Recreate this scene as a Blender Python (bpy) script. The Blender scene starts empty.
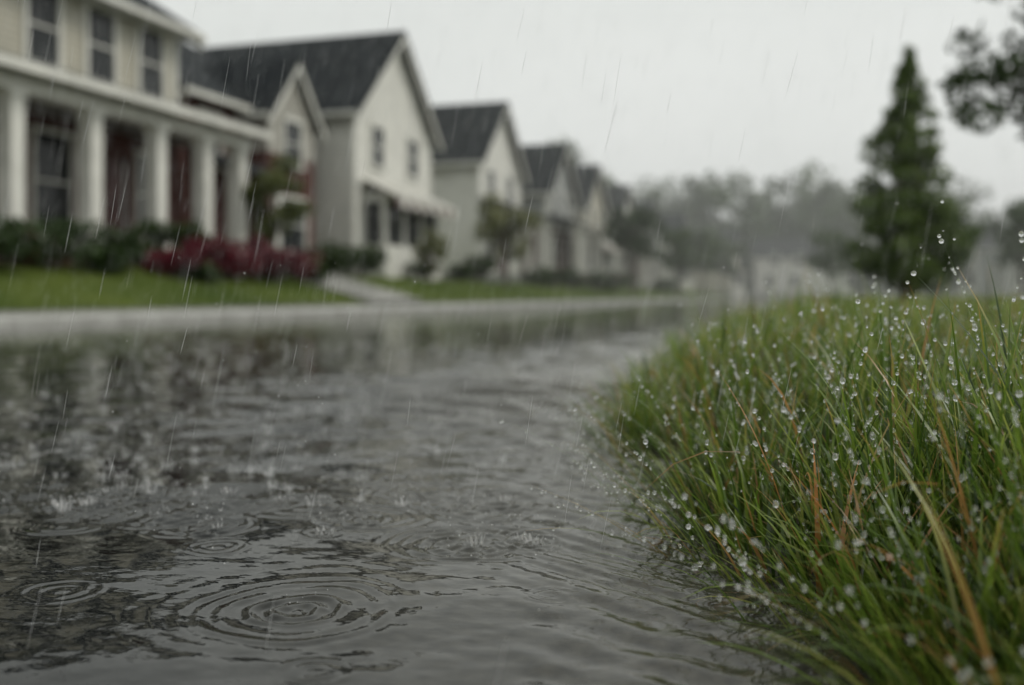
import bpy, math, random
import numpy as np
from mathutils import Vector
rng = np.random.default_rng(11)
random.seed(5)
scn = bpy.context.scene
scn.view_settings.view_transform = 'Standard'
scn.view_settings.look = 'None'
scn.view_settings.exposure = 0
COLL = scn.collection
MIST = True

# ------------------------------------------------------------ material helpers
def new_mat(name):
    m = bpy.data.materials.new(name); m.use_nodes = True
    nt = m.node_tree; nt.nodes.clear()
    out = nt.nodes.new('ShaderNodeOutputMaterial')
    return m, nt, out
def N(nt, t, **kw):
    n = nt.nodes.new(t)
    for k, v in kw.items():
        if k in n.inputs: n.inputs[k].default_value = v
        else: setattr(n, k, v)
    return n
def L(nt, a, b): nt.links.new(a, b)
def math_n(nt, op, a, b=None):
    n = nt.nodes.new('ShaderNodeMath'); n.operation = op
    for i, v in enumerate((a, b)):
        if v is None: continue
        if isinstance(v, (int, float)): n.inputs[i].default_value = v
        else: L(nt, v, n.inputs[i])
    return n.outputs[0]
def ramp(nt, fac, stops):
    r = nt.nodes.new('ShaderNodeValToRGB')
    e = r.color_ramp.elements
    while len(e) < len(stops): e.new(0.5)
    for i, (p, c) in enumerate(stops):
        e[i].position = p; e[i].color = (*c, 1) if len(c) == 3 else c
    L(nt, fac, r.inputs[0]); return r.outputs[0]
def mat_basic(name, c1, c2, scale=3.0, rough=0.5, bump=0.0, bscale=20, spec=0.5):
    m, nt, out = new_mat(name)
    tc = N(nt, 'ShaderNodeTexCoord')
    nz = N(nt, 'ShaderNodeTexNoise', Scale=scale, Detail=4.0); L(nt, tc.outputs['Object'], nz.inputs['Vector'])
    p = N(nt, 'ShaderNodeBsdfPrincipled', Roughness=rough)
    p.inputs['Specular IOR Level'].default_value = spec
    L(nt, ramp(nt, nz.outputs[0], [(0.3, c1), (0.7, c2)]), p.inputs['Base Color'])
    if bump > 0:
        n2 = N(nt, 'ShaderNodeTexNoise', Scale=bscale, Detail=3.0); L(nt, tc.outputs['Object'], n2.inputs['Vector'])
        b = N(nt, 'ShaderNodeBump', Strength=bump, Distance=0.02); L(nt, n2.outputs[0], b.inputs['Height'])
        L(nt, b.outputs[0], p.inputs['Normal'])
    L(nt, p.outputs[0], out.inputs[0]); return m
def mat_siding(name, c, lap=0.15):
    m, nt, out = new_mat(name)
    tc = N(nt, 'ShaderNodeTexCoord'); sp = N(nt, 'ShaderNodeSeparateXYZ'); L(nt, tc.outputs['Object'], sp.inputs[0])
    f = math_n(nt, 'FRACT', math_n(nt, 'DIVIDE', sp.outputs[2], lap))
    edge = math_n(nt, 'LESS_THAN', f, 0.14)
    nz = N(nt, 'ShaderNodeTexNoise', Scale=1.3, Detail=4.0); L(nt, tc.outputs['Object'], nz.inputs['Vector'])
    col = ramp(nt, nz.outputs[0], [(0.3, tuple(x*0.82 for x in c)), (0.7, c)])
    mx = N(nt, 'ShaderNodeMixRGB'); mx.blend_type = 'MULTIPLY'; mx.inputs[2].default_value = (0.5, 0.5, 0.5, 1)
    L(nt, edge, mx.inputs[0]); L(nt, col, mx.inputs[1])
    p = N(nt, 'ShaderNodeBsdfPrincipled', Roughness=0.45)
    L(nt, mx.outputs[0], p.inputs['Base Color'])
    L(nt, p.outputs[0], out.inputs[0]); return m
def mat_brick(name, c1, c2, mortar, bw=0.22, bh=0.075, rough=0.6, shingle=False, spec=.3):
    m, nt, out = new_mat(name)
    tc = N(nt, 'ShaderNodeTexCoord'); sp = N(nt, 'ShaderNodeSeparateXYZ'); L(nt, tc.outputs['Object'], sp.inputs[0])
    cb = N(nt, 'ShaderNodeCombineXYZ')
    if shingle:
        L(nt, math_n(nt, 'ADD', sp.outputs[0], 0.0), cb.inputs[0])
        L(nt, math_n(nt, 'ADD', sp.outputs[1], sp.outputs[2]), cb.inputs[1])
    else:
        L(nt, math_n(nt, 'ADD', sp.outputs[0], sp.outputs[1]), cb.inputs[0]); L(nt, sp.outputs[2], cb.inputs[1])
    br = N(nt, 'ShaderNodeTexBrick', Scale=1.0)
    br.inputs['Color1'].default_value = (*c1, 1); br.inputs['Color2'].default_value = (*c2, 1); br.inputs['Mortar'].default_value = (*mortar, 1)
    br.inputs['Brick Width'].default_value = bw; br.inputs['Row Height'].default_value = bh; br.inputs['Mortar Size'].default_value = 0.01
    L(nt, cb.outputs[0], br.inputs['Vector'])
    nz = N(nt, 'ShaderNodeTexNoise', Scale=0.8, Detail=4.0); L(nt, tc.outputs['Object'], nz.inputs['Vector'])
    mx = N(nt, 'ShaderNodeMixRGB'); mx.blend_type = 'MULTIPLY'; mx.inputs[0].default_value = 0.6
    L(nt, br.outputs[0], mx.inputs[1]); L(nt, ramp(nt, nz.outputs[0], [(0.3, (.55,.55,.55)), (0.7, (1,1,1))]), mx.inputs[2])
    p = N(nt, 'ShaderNodeBsdfPrincipled', Roughness=rough); p.inputs['Specular IOR Level'].default_value = spec
    L(nt, mx.outputs[0], p.inputs['Base Color'])
    L(nt, p.outputs[0], out.inputs[0]); return m
def mat_leaf(name, trans=0.3, rough=0.35, gloss=0.12):
    m, nt, out = new_mat(name)
    at = N(nt, 'ShaderNodeAttribute', attribute_name='Col')
    p = N(nt, 'ShaderNodeBsdfPrincipled', Roughness=rough)
    p.inputs['Specular IOR Level'].default_value = gloss * 4
    L(nt, at.outputs['Color'], p.inputs['Base Color'])
    if trans <= 0:
        L(nt, p.outputs[0], out.inputs[0]); return m
    t = N(nt, 'ShaderNodeBsdfTranslucent')
    hs = N(nt, 'ShaderNodeHueSaturation'); hs.inputs['Value'].default_value = 1.6; hs.inputs['Saturation'].default_value = 1.0
    L(nt, at.outputs['Color'], hs.inputs['Color']); L(nt, hs.outputs[0], t.inputs['Color'])
    mx = N(nt, 'ShaderNodeMixShader'); mx.inputs[0].default_value = trans
    L(nt, p.outputs[0], mx.inputs[1]); L(nt, t.outputs[0], mx.inputs[2]); L(nt, mx.outputs[0], out.inputs[0])
    return m

M_SIDE_CREAM = mat_siding('siding_cream', (0.50, 0.475, 0.39))
M_SIDE_WHITE = mat_siding('siding_white', (0.8, 0.79, 0.73))
M_SIDE_GREY = mat_siding('siding_grey', (0.34, 0.35, 0.34))
M_SIDE_TAN = mat_siding('siding_taupe', (0.4, 0.385, 0.34))
M_BRICK = mat_brick('red_brick', (0.085, 0.026, 0.022), (0.13, 0.036, 0.03), (0.10, 0.08, 0.07), spec=.15)
M_ROOF = mat_brick('shingles_dark', (0.012, 0.016, 0.019), (0.021, 0.026, 0.030), (0.008, 0.009, 0.010), 0.33, 0.2, 0.7, True, .12)
M_ROOF2 = mat_brick('shingles_grey', (0.025, 0.029, 0.031), (0.04, 0.045, 0.047), (0.015, 0.015, 0.016), 0.33, 0.2, 0.7, True, .12)
M_TRIM = mat_basic('white_trim', (0.58, 0.575, 0.53), (0.74, 0.735, 0.68), 2.0, 0.4)
M_PORCH_SHADE = mat_basic('porch_ceiling_shade', (0.14, 0.14, 0.13), (0.2, 0.2, 0.19), 2.0, 0.5)  # ceiling colour darkened to carry the shadow under the porch
M_DOOR = mat_basic('door_paint', (0.06, 0.02, 0.02), (0.09, 0.03, 0.025), 2.0, 0.35)
M_GLASSW = mat_basic('window_glass', (0.010, 0.012, 0.014), (0.03, 0.034, 0.034), 0.9, 0.06, spec=.3)
M_CONC = mat_basic('wet_concrete', (0.27, 0.27, 0.25), (0.42, 0.42, 0.4), 2.5, 0.2, 0.2, 60)
M_ASPH = mat_basic('asphalt', (0.03, 0.031, 0.03), (0.06, 0.06, 0.056), 40, 0.5, 0.8, 130)
M_BARK = mat_basic('bark', (0.05, 0.04, 0.03), (0.11, 0.09, 0.07), 9, 0.75, 0.8, 30)
M_LEAF = mat_leaf('foliage', 0.0, gloss=.07)
M_GRASS = mat_leaf('grass_blades', 0.4, 0.28, 0.14)
M_SOIL = mat_basic('pebbles', (0.05, 0.04, 0.03), (0.17, 0.14, 0.10), 60, 0.3, 0.3, 90)

def mat_lawn():
    m, nt, out = new_mat('lawn_turf')
    tc = N(nt, 'ShaderNodeTexCoord')
    n1 = N(nt, 'ShaderNodeTexNoise', Scale=0.5, Detail=6.0); L(nt, tc.outputs['Object'], n1.inputs['Vector'])
    n2 = N(nt, 'ShaderNodeTexNoise', Scale=30, Detail=4.0); L(nt, tc.outputs['Object'], n2.inputs['Vector'])
    c1 = ramp(nt, n1.outputs[0], [(0.35, (0.048, 0.08, 0.013)), (0.65, (0.105, 0.14, 0.028))])
    mx = N(nt, 'ShaderNodeMixRGB'); mx.blend_type = 'MULTIPLY'; mx.inputs[0].default_value = 0.8
    L(nt, c1, mx.inputs[1]); L(nt, ramp(nt, n2.outputs[0], [(0.35, (.4,.4,.35)), (0.65, (1.2,1.2,1.1))]), mx.inputs[2])
    p = N(nt, 'ShaderNodeBsdfPrincipled', Roughness=0.8); L(nt, mx.outputs[0], p.inputs['Base Color']); p.inputs['Specular IOR Level'].default_value = .1
    b = N(nt, 'ShaderNodeBump', Strength=1.0, Distance=0.05); L(nt, n2.outputs[0], b.inputs['Height']); L(nt, b.outputs[0], p.inputs['Normal'])
    L(nt, p.outputs[0], out.inputs[0]); return m
M_LAWN = mat_lawn()
M_EARTH = mat_basic('wet_earth', (0.025, 0.02, 0.013), (0.06, 0.048, 0.03), 14, 0.4, 0.8, 60)

def mat_water():
    m, nt, out = new_mat('flood_water')
    tc = N(nt, 'ShaderNodeTexCoord'); sp = N(nt, 'ShaderNodeSeparateXYZ'); L(nt, tc.outputs['Object'], sp.inputs[0])
    nw = N(nt, 'ShaderNodeTexNoise', Scale=2.2, Detail=4.0); L(nt, tc.outputs['Object'], nw.inputs['Vector'])
    kx = math_n(nt, 'ADD', math_n(nt, 'ADD', sp.outputs[0], math_n(nt, 'MULTIPLY', math_n(nt, 'MINIMUM', sp.outputs[1], 4.0), .38)), math_n(nt, 'MULTIPLY', nw.outputs[0], .8))
    k = N(nt, 'ShaderNodeMapRange'); k.inputs[1].default_value = .05; k.inputs[2].default_value = .9; L(nt, kx, k.inputs[0])
    mp = N(nt, 'ShaderNodeMapping'); mp.inputs['Scale'].default_value = (0.7, 1.2, 1); L(nt, tc.outputs['Object'], mp.inputs[0])
    n1 = N(nt, 'ShaderNodeTexNoise', Scale=15, Detail=4.0, Roughness=0.55); L(nt, mp.outputs[0], n1.inputs['Vector'])
    ty = N(nt, 'ShaderNodeMapRange'); ty.inputs[1].default_value = 1.2; ty.inputs[2].default_value = 3.0; L(nt, sp.outputs[1], ty.inputs[0])
    st = math_n(nt, 'ADD', .22, math_n(nt, 'MULTIPLY', .6, math_n(nt, 'MULTIPLY', k.outputs[0], ty.outputs[0])))
    b1 = N(nt, 'ShaderNodeBump', Distance=0.007); L(nt, st, b1.inputs['Strength']); L(nt, n1.outputs[0], b1.inputs['Height'])
    v = N(nt, 'ShaderNodeTexVoronoi', Scale=19); L(nt, tc.outputs['Object'], v.inputs['Vector'])
    w = math_n(nt, 'SINE', math_n(nt, 'MULTIPLY', v.outputs['Distance'], 26.0))
    w = math_n(nt, 'MULTIPLY', w, math_n(nt, 'POWER', math_n(nt, 'SUBTRACT', 1.0, v.outputs['Distance']), 4.0))
    q = math_n(nt, 'MULTIPLY', sp.outputs[0], -.9)
    q = math_n(nt, 'ADD', q, math_n(nt, 'MULTIPLY', sp.outputs[1], .45))
    mr = N(nt, 'ShaderNodeMapRange'); mr.inputs[1].default_value = 1.1; mr.inputs[2].default_value = 2.6; L(nt, q, mr.inputs[0])
    n3 = N(nt, 'ShaderNodeTexNoise', Scale=1.3, Detail=3.0); L(nt, tc.outputs['Object'], n3.inputs['Vector'])
    w = math_n(nt, 'MULTIPLY', math_n(nt, 'MULTIPLY', w, mr.outputs[0]), ramp(nt, n3.outputs[0], [(.35, (.25,)*3), (.65, (1,)*3)]))
    b2 = N(nt, 'ShaderNodeBump', Strength=0.6, Distance=0.0016); L(nt, w, b2.inputs['Height']); L(nt, b1.outputs[0], b2.inputs['Normal'])
    fr = N(nt, 'ShaderNodeFresnel', IOR=1.33); L(nt, b2.outputs[0], fr.inputs['Normal'])
    gl = N(nt, 'ShaderNodeBsdfGlossy', Roughness=0.02); gl.inputs['Color'].default_value = (1, 1, .98, 1); L(nt, b2.outputs[0], gl.inputs['Normal'])
    nb = N(nt, 'ShaderNodeTexNoise', Scale=55, Detail=4.0); L(nt, tc.outputs['Object'], nb.inputs['Vector'])
    road = ramp(nt, nb.outputs[0], [(.35, (.003, .004, .004)), (.7, (.008, .009, .009))])
    silt_sheen = ramp(nt, nb.outputs[0], [(.35, (.042, .040, .034)), (.7, (.095, .090, .074))])  # muddy silt, lightened out in the flow to paint in sky sheen
    bed = N(nt, 'ShaderNodeMixRGB'); L(nt, k.outputs[0], bed.inputs[0]); L(nt, road, bed.inputs[1]); L(nt, silt_sheen, bed.inputs[2])
    df = N(nt, 'ShaderNodeBsdfDiffuse'); L(nt, bed.outputs[0], df.inputs['Color'])
    m2 = N(nt, 'ShaderNodeMixShader'); L(nt, fr.outputs[0], m2.inputs[0]); L(nt, df.outputs[0], m2.inputs[1]); L(nt, gl.outputs[0], m2.inputs[2])
    L(nt, m2.outputs[0], out.inputs[0]); return m
M_WATER = mat_water()
def mat_drop(name, sparkle_mix):  # white mixed into clear water paints the sparkle into its colour
    m, nt, out = new_mat(name)
    g = N(nt, 'ShaderNodeBsdfGlass', IOR=1.33, Roughness=0.0)
    t = N(nt, 'ShaderNodeBsdfTranslucent'); t.inputs['Color'].default_value = (1, 1, 1, 1)
    d = N(nt, 'ShaderNodeBsdfDiffuse'); d.inputs['Color'].default_value = (1, 1, 1, 1)
    a = N(nt, 'ShaderNodeMixShader'); a.inputs[0].default_value = .5; L(nt, t.outputs[0], a.inputs[1]); L(nt, d.outputs[0], a.inputs[2])
    b = N(nt, 'ShaderNodeMixShader'); b.inputs[0].default_value = sparkle_mix; L(nt, g.outputs[0], b.inputs[1]); L(nt, a.outputs[0], b.inputs[2])
    L(nt, b.outputs[0], out.inputs[0]); return m
M_DROP = mat_drop('water_drop', .14); M_SPLASH = mat_drop('whitened_splash', .4)  # splash gets the larger share of painted-in brightness
def mat_rain():
    m, nt, out = new_mat('falling_rain')
    d = N(nt, 'ShaderNodeBsdfDiffuse'); d.inputs['Color'].default_value = (0.85, 0.85, 0.85, 1)
    tl = N(nt, 'ShaderNodeBsdfTranslucent'); tl.inputs['Color'].default_value = (0.9, 0.9, 0.9, 1)
    a = N(nt, 'ShaderNodeMixShader'); a.inputs[0].default_value = 0.7; L(nt, d.outputs[0], a.inputs[1]); L(nt, tl.outputs[0], a.inputs[2])
    L(nt, a.outputs[0], out.inputs[0]); return m
M_RAIN = mat_rain()

# ------------------------------------------------------------ mesh helpers
def mesh_np(name, V, F, mats, smooth=False, col=None, midx=None, parent=None, link=True):
    V = np.asarray(V, dtype=np.float32); F = np.asarray(F, dtype=np.int32); k = F.shape[1]
    me = bpy.data.meshes.new(name)
    me.vertices.add(len(V)); me.vertices.foreach_set('co', V.ravel())
    me.loops.add(F.size); me.loops.foreach_set('vertex_index', F.ravel())
    me.polygons.add(len(F)); me.polygons.foreach_set('loop_start', np.arange(0, F.size, k, dtype=np.int32))
    for mm in mats: me.materials.append(mm)
    me.update(calc_edges=True); me.validate()
    if midx is not None: me.polygons.foreach_set('material_index', np.asarray(midx, dtype=np.int32))
    me.polygons.foreach_set('use_smooth', np.full(len(me.polygons), smooth))
    if col is not None:
        a = me.color_attributes.new('Col', 'FLOAT_COLOR', 'POINT')
        c = np.ones((len(V), 4), dtype=np.float32); c[:, :3] = col
        a.data.foreach_set('color', c.ravel())
    ob = bpy.data.objects.new(name, me); COLL.objects.link(ob)
    if parent: ob.parent = parent
    return ob
def grid(xs, ys, zf):
    X, Y = np.meshgrid(xs, ys); Z = zf(X, Y)
    V = np.stack([X, Y, Z], -1).reshape(-1, 3)
    nx, ny = len(xs), len(ys)
    i = np.arange(ny-1)[:, None]*nx + np.arange(nx-1)[None, :]
    F = np.stack([i, i+1, i+nx+1, i+nx], -1).reshape(-1, 4)
    return V, F
def tube(pts, rad, ns=7):
    pts = np.asarray(pts, float); V = []; 
    for i, p in enumerate(pts):
        d = pts[min(i+1, len(pts)-1)] - pts[max(i-1, 0)]; d /= (np.linalg.norm(d)+1e-9)
        a = np.cross(d, [0.31, 0.87, 0.1]); a /= np.linalg.norm(a); b = np.cross(d, a)
        for k in range(ns):
            t = 2*math.pi*k/ns; V.append(p + rad[i]*(math.cos(t)*a + math.sin(t)*b))
    F = []
    for i in range(len(pts)-1):
        for k in range(ns):
            F.append([i*ns+k, i*ns+(k+1) % ns, (i+1)*ns+(k+1) % ns, (i+1)*ns+k])
    return np.array(V), np.array(F)
def leaves(P, size, colors):
    n = len(P)
    a = rng.normal(size=(n, 3)); a /= np.linalg.norm(a, axis=1, keepdims=True)
    b = rng.normal(size=(n, 3)); b -= (a*b).sum(1, keepdims=True)*a; b /= np.linalg.norm(b, axis=1, keepdims=True)
    s = size*rng.uniform(0.6, 1.3, (n, 1))
    V = np.stack([P-a*s, P-b*s*0.45, P+a*s, P+b*s*0.45], 1).reshape(-1, 3)
    F = np.arange(4*n).reshape(-1, 4)
    return V, F, np.repeat(colors, 4, axis=0)

def build_plant(name, base, trunks, clumps, nleaf, lsize, c_dark, c_light, parent=None):
    Vs, Fs, Cs, Ms = [], [], [], []; off = 0
    for pts, rad in trunks:
        V, F = tube(pts, rad); Vs.append(V); Fs.append(F+off); off += len(V); Cs.append(np.tile([[.08,.06,.05]], (len(V), 1))); Ms.append(np.zeros(len(F), int))
    clumps = np.asarray(clumps)
    w = clumps[:, 3]**2; idx = rng.choice(len(clumps), nleaf, p=w/w.sum())
    d = rng.normal(size=(nleaf, 3)); d /= np.linalg.norm(d, axis=1, keepdims=True)
    r = rng.uniform(0.25, 1, (nleaf, 1))**0.6
    P = clumps[idx, :3] + d*r*clumps[idx, 3:4]*np.array([1, 1, 0.75])
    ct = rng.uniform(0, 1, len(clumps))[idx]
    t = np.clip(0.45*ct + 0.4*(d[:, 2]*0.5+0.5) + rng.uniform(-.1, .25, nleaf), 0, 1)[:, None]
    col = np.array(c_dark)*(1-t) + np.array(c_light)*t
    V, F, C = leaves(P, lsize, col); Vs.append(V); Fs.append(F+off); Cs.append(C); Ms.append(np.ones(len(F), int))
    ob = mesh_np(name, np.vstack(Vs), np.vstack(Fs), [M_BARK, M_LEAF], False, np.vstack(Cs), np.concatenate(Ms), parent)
    ob.location = base; return ob

def round_tree_parts(h, cr, trunk_h, n=26, r0=0.16, squash=1.0, low=0.0):
    cz = trunk_h + (h-trunk_h)/2; hz = (h-trunk_h)/2
    cl = []
    while len(cl) < n:
        p = rng.uniform(-1, 1, 3)
        if np.linalg.norm(p) > 1 or np.linalg.norm(p) < 0.25: continue
        cl.append([p[0]*cr*0.85, p[1]*cr*0.85, cz + p[2]*hz*0.85, cr*rng.uniform(0.2, 0.42)])
    tr = [([[0,0,-.2],[0.03,0,trunk_h*.5],[-.02,.04,trunk_h],[0,0,cz+hz*.5]], [r0*1.3, r0, r0*.8, r0*.2])]
    for c in cl[::2]:
        s = rng.uniform(0.6, 1.0)*trunk_h + 0.1*h
        m = [c[0]*.5, c[1]*.5, s*.5 + c[2]*.5 + 0.05*h]
        tr.append(([[0, 0, s], m, c[:3]], [r0*.45, r0*.28, r0*.08]))
    return tr, cl

# ------------------------------------------------------------ terrain
def edge(y): return np.interp(y, [-5, 0.4, 0.94, 1.5, 2.36, 3.2, 5, 300], [0.7, 0.3, 0.05, -0.19, -0.48, -0.66, -0.74, -0.74]) + .022*np.sin(y*7.3)+.012*np.sin(y*17+1)
def sstep(a, b, x):
    t = np.clip((x-a)/(b-a), 0, 1); return t*t*(3-2*t)
def zright(x, y):
    d = x - edge(y)
    return -0.05 + 0.15*sstep(-0.10, 0.45, d) + 0.012*np.sin(x*3.1+y*1.7)*sstep(0, 1, d)
def zleft(x): return np.interp(-x, [10.15, 12.9, 17, 60], [0.15, 0.88, 1.1, 1.1])

V, F = grid(np.linspace(-900, 900, 40), np.linspace(-300, 1500, 40), lambda X, Y: X*0 - 0.12)
mesh_np('ground', V, F, [M_LAWN])
V, F = grid(np.linspace(-8.0, 0.9, 40), np.concatenate([np.linspace(-10, 20, 80), np.linspace(22, 230, 60)]), lambda X, Y: -0.035 + 0.008*np.sin(X*1.3)*np.sin(Y*.7))
mesh_np('road', V, F, [M_ASPH], True)
ys = np.concatenate([np.linspace(-5, 0.3, 10), np.linspace(0.35, 5, 110), np.linspace(5.3, 230, 140)])
ds = np.concatenate([np.linspace(-0.12, 0.6, 30), np.array([0.8, 1.2, 2, 3, 5, 8, 14, 25, 50, 100])])
D, Y = np.meshgrid(ds, ys); X = D + edge(Y); Z = zright(X, Y)
_, F = grid(ds, ys, lambda X, Y: X*0)
lawn_r = mesh_np('lawn', np.stack([X, Y, Z], -1).reshape(-1, 3), F, [M_LAWN, M_EARTH], True)
mi = np.zeros(len(F), int); cdx = np.tile(np.arange(len(ds)-1), len(ys)-1); mi[cdx < 29] = 1
lawn_r.data.polygons.foreach_set('material_index', mi.astype(np.int32))
V, F = grid(-np.array([10.2, 10.6, 11.2, 12, 12.9, 14, 15.5, 17, 22, 35, 60]), np.linspace(-20, 230, 120),
            lambda X, Y: zleft(X) + 0.04*np.sin(Y*.9+X)*np.clip((-X-10.4), 0, 1))
mesh_np('lawn', V, F, [M_LAWN], True)

class Bld:
    def __init__(s, name, origin, flip=1):
        s.o = bpy.data.objects.new(name, None); s.o.location = origin; COLL.objects.link(s.o); s.p = {}; s.f = flip
    def _g(s, part, mat):
        return s.p.setdefault((part, mat.name), ([], [], mat))
    def prism(s, part, mat, pts, off):
        V, F, _ = s._g(part, mat); b = len(V); n = len(pts)
        for p in pts: V.append((p[0]*s.f, p[1], p[2]))
        for p in pts: V.append(((p[0]+off[0])*s.f, p[1]+off[1], p[2]+off[2]))
        F.append(list(range(b, b+n))[::-1]); F.append(list(range(b+n, b+2*n)))
        for i in range(n):
            j = (i+1) % n; F.append([b+i, b+j, b+n+j, b+n+i])
    def box(s, part, mat, u0, u1, v0, v1, z0, z1):
        s.prism(part, mat, [(u0, v0, z0), (u1, v0, z0), (u1, v1, z0), (u0, v1, z0)], (0, 0, z1-z0))
    def window(s, face, a, z, w, h, at=0.0, muntins=True, trim=0.11):
        def bx(part, mat, a0, a1, z0, z1, o0, o1):
            if face == 'F': s.box(part, mat, at+o0, at+o1, a0, a1, z0, z1)
            else: s.box(part, mat, a0, a1, at-o1, at-o0, z0, z1)
        bx('window_glass', M_GLASSW, a-w/2, a+w/2, z-h/2, z+h/2, 0.004, 0.02)
        bx('window_frames', M_TRIM, a-w/2-trim, a-w/2, z-h/2, z+h/2, 0.002, 0.07)
        bx('window_frames', M_TRIM, a+w/2, a+w/2+trim, z-h/2, z+h/2, 0.002, 0.07)
        bx('window_frames', M_TRIM, a-w/2-trim-.03, a+w/2+trim+.03, z+h/2, z+h/2+trim+.03, 0.002, 0.09)
        bx('window_frames', M_TRIM, a-w/2-trim-.04, a+w/2+trim+.04, z-h/2-trim, z-h/2, 0.002, 0.11)
        if muntins:
            bx('window_frames', M_TRIM, a-w/2, a+w/2, z-0.025, z+0.025, 0.021, 0.05)
    def roof_u(s, u0, u1, v0, v1, ze, zp, mat, o=0.4, t=0.16, part='roof'):
        vm = (v0+v1)/2; sl = (zp-ze)/(vm-v0)
        for sg, ve in ((-1, v0), (1, v1)):
            e = ve + sg*o; z = ze - sl*o
            s.prism(part, mat, [(u1+o, e, z), (u1+o, vm, zp), (u1+o, vm, zp+t), (u1+o, e, z+t)], (-(u1-u0+2*o), 0, 0))
            s.prism('rake_boards', M_TRIM, [(u1+o-.02, e, z-.24), (u1+o-.02, vm, zp-.24), (u1+o-.02, vm, zp-.003), (u1+o-.02, e, z-.003)], (-.05, 0, 0))
            s.box('gutters', M_TRIM, u0-o, u1+o-.08, min(e, e+sg*.1), max(e, e+sg*.1), z-.02, z+.12)
    def roof_v(s, u0, u1, v0, v1, ze, zp, mat, o=0.4, t=0.16, part='roof'):
        um = (u0+u1)/2; sl = (zp-ze)/(um-u0)
        for sg, ue in ((-1, u0), (1, u1)):
            e = ue + sg*o; z = ze - sl*o
            s.prism(part, mat, [(e, v0-o, z), (um, v0-o, zp), (um, v0-o, zp+t), (e, v0-o, z+t)], (0, v1-v0+2*o, 0))
            for vv in (v0-o+.02, v1+o-.07):
                s.prism('rake_boards', M_TRIM, [(e, vv, z-.24), (um, vv, zp-.24), (um, vv, zp-.003), (e, vv, z-.003)], (0, .05, 0))
            s.box('gutters', M_TRIM, min(e, e+sg*.1), max(e, e+sg*.1), v0-o, v1+o, z-.02, z+.13)
    def gable_u(s, u0, u1, v0, v1, ze, zp, mat, part='walls'):
        s.prism(part, mat, [(u1, v0, ze), (u1, v1, ze), (u1, (v0+v1)/2, zp-.01)], (-(u1-u0), 0, 0))
    def finish(s):
        for (part, mn), (V, F, mat) in s.p.items():
            me = bpy.data.meshes.new(part); me.from_pydata(V, [], F); me.materials.append(mat); me.update()
            ob = bpy.data.objects.new(part, me); COLL.objects.link(ob); ob.parent = s.o

k = Bld('kerb', (-8, 0, 0)); 
for i in range(84): k.prism('kerb_stones', M_CONC, [(0, -20+i*3+.004, -.1), (0.0, -20+i*3+.004, .10), (-.03, -20+i*3+.004, .13), (-.2, -20+i*3+.004, .135), (-.2, -20+i*3+.004, -.1)], (0, 2.992, 0))
k.finish()
k = Bld('sidewalk', (-8.2, 0, 0))
for i in range(166): k.box('slabs', M_CONC, -2.0, -.004, -20+i*1.5+.006, -20+i*1.5+1.494, -.1, .15)
k.finish()
V, F = grid(-np.array([10.15, 10.6, 11.2, 12, 12.9, 13.5, 14.6]), np.linspace(21.6, 25, 4), lambda X, Y: zleft(X)+0.06)
mesh_np('driveway', V, F, [M_CONC], True)

# ------------------------------------------------------------ houses
h = Bld('porch_house', (-15.5, 8.5, 0))
W = 12.9; base = .8; fl = 1.3; ev = 7.15
h.box('foundation', M_BRICK, -10, 0.03, -.03, W+.03, base-.3, fl)
h.box('walls', M_BRICK, -9.98, 0, 0, W, fl, 4.45)
h.box('walls', M_SIDE_CREAM, -10, .02, -.02, W+.02, 4.45, ev)
h.box('corner_boards', M_TRIM, -.1, .06, W-.1, W+.06, 4.47, ev); h.box('corner_boards', M_TRIM, -.1, .06, -.06, .1, 4.47, ev)
h.box('frieze_board', M_TRIM, .03, .08, .1, W-.1, ev-.35, ev-.02)
h.roof_v(-10, 0, 0, W, ev, 10.4, M_ROOF, .5)
h.box('soffit', M_TRIM, 0.021, .45, -.4, W+.4, ev-.36+.02, ev-.3)
h.prism('walls', M_SIDE_CREAM, [(-10, 0, ev), (0, 0, ev), (-5, 0, 10.3)], (0, W, 0))
for v in (1.4, 3.8, 6.2, 8.4, 10.15, 11.9):
    h.window('F', v, 5.95, .85, 1.55, .02)
for v in (1.4, 3.8, 6.2): 
    for sgn in (-1, 1): h.box('shutters', M_ROOF, .023, .07, v+sgn*.72-.17, v+sgn*.72+.17, 5.2, 6.7)
h.box('porch_floor', M_CONC, .03, 2.2, 1.2, W+.05, fl-.15, fl)
h.box('porch_skirt', M_BRICK, .03, 2.1, 1.3, W, base-.4, fl-.15)
for v in (1.6, 3.6, 5.6, 7.6, 9.6, 11.3, 12.75):
    h.box('porch_columns', M_TRIM, 1.76, 2.08, v-.16, v+.16, fl+.25, 3.85)
    h.box('porch_columns', M_TRIM, 1.70, 2.14, v-.22, v+.22, fl+.002, fl+.25)
    h.box('porch_columns', M_TRIM, 1.72, 2.12, v-.2, v+.2, 3.85, 3.95)
h.box('porch_beam', M_TRIM, 1.72, 2.1, 1.3, W+.1, 3.95, 4.25)
h.box('porch_ceiling', M_PORCH_SHADE, .03, 1.72, 1.3, W+.1, 4.1, 4.16)
h.prism('porch_roof', M_ROOF2, [(2.5, 1.0, 4.31), (.03, 1.0, 5.05), (.03, 1.0, 5.15), (2.5, 1.0, 4.41)], (0, W-.6, 0))
h.box('gutters', M_TRIM, 2.4, 2.56, 1.0, W+.4, 4.2, 4.36)
for v in (3.0, 6.4, 8.7): h.window('F', v, 2.75, 1.05, 2.0, trim=.07)
h.window('F', 11.9, 2.75, .95, 1.9, trim=.07)
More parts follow.
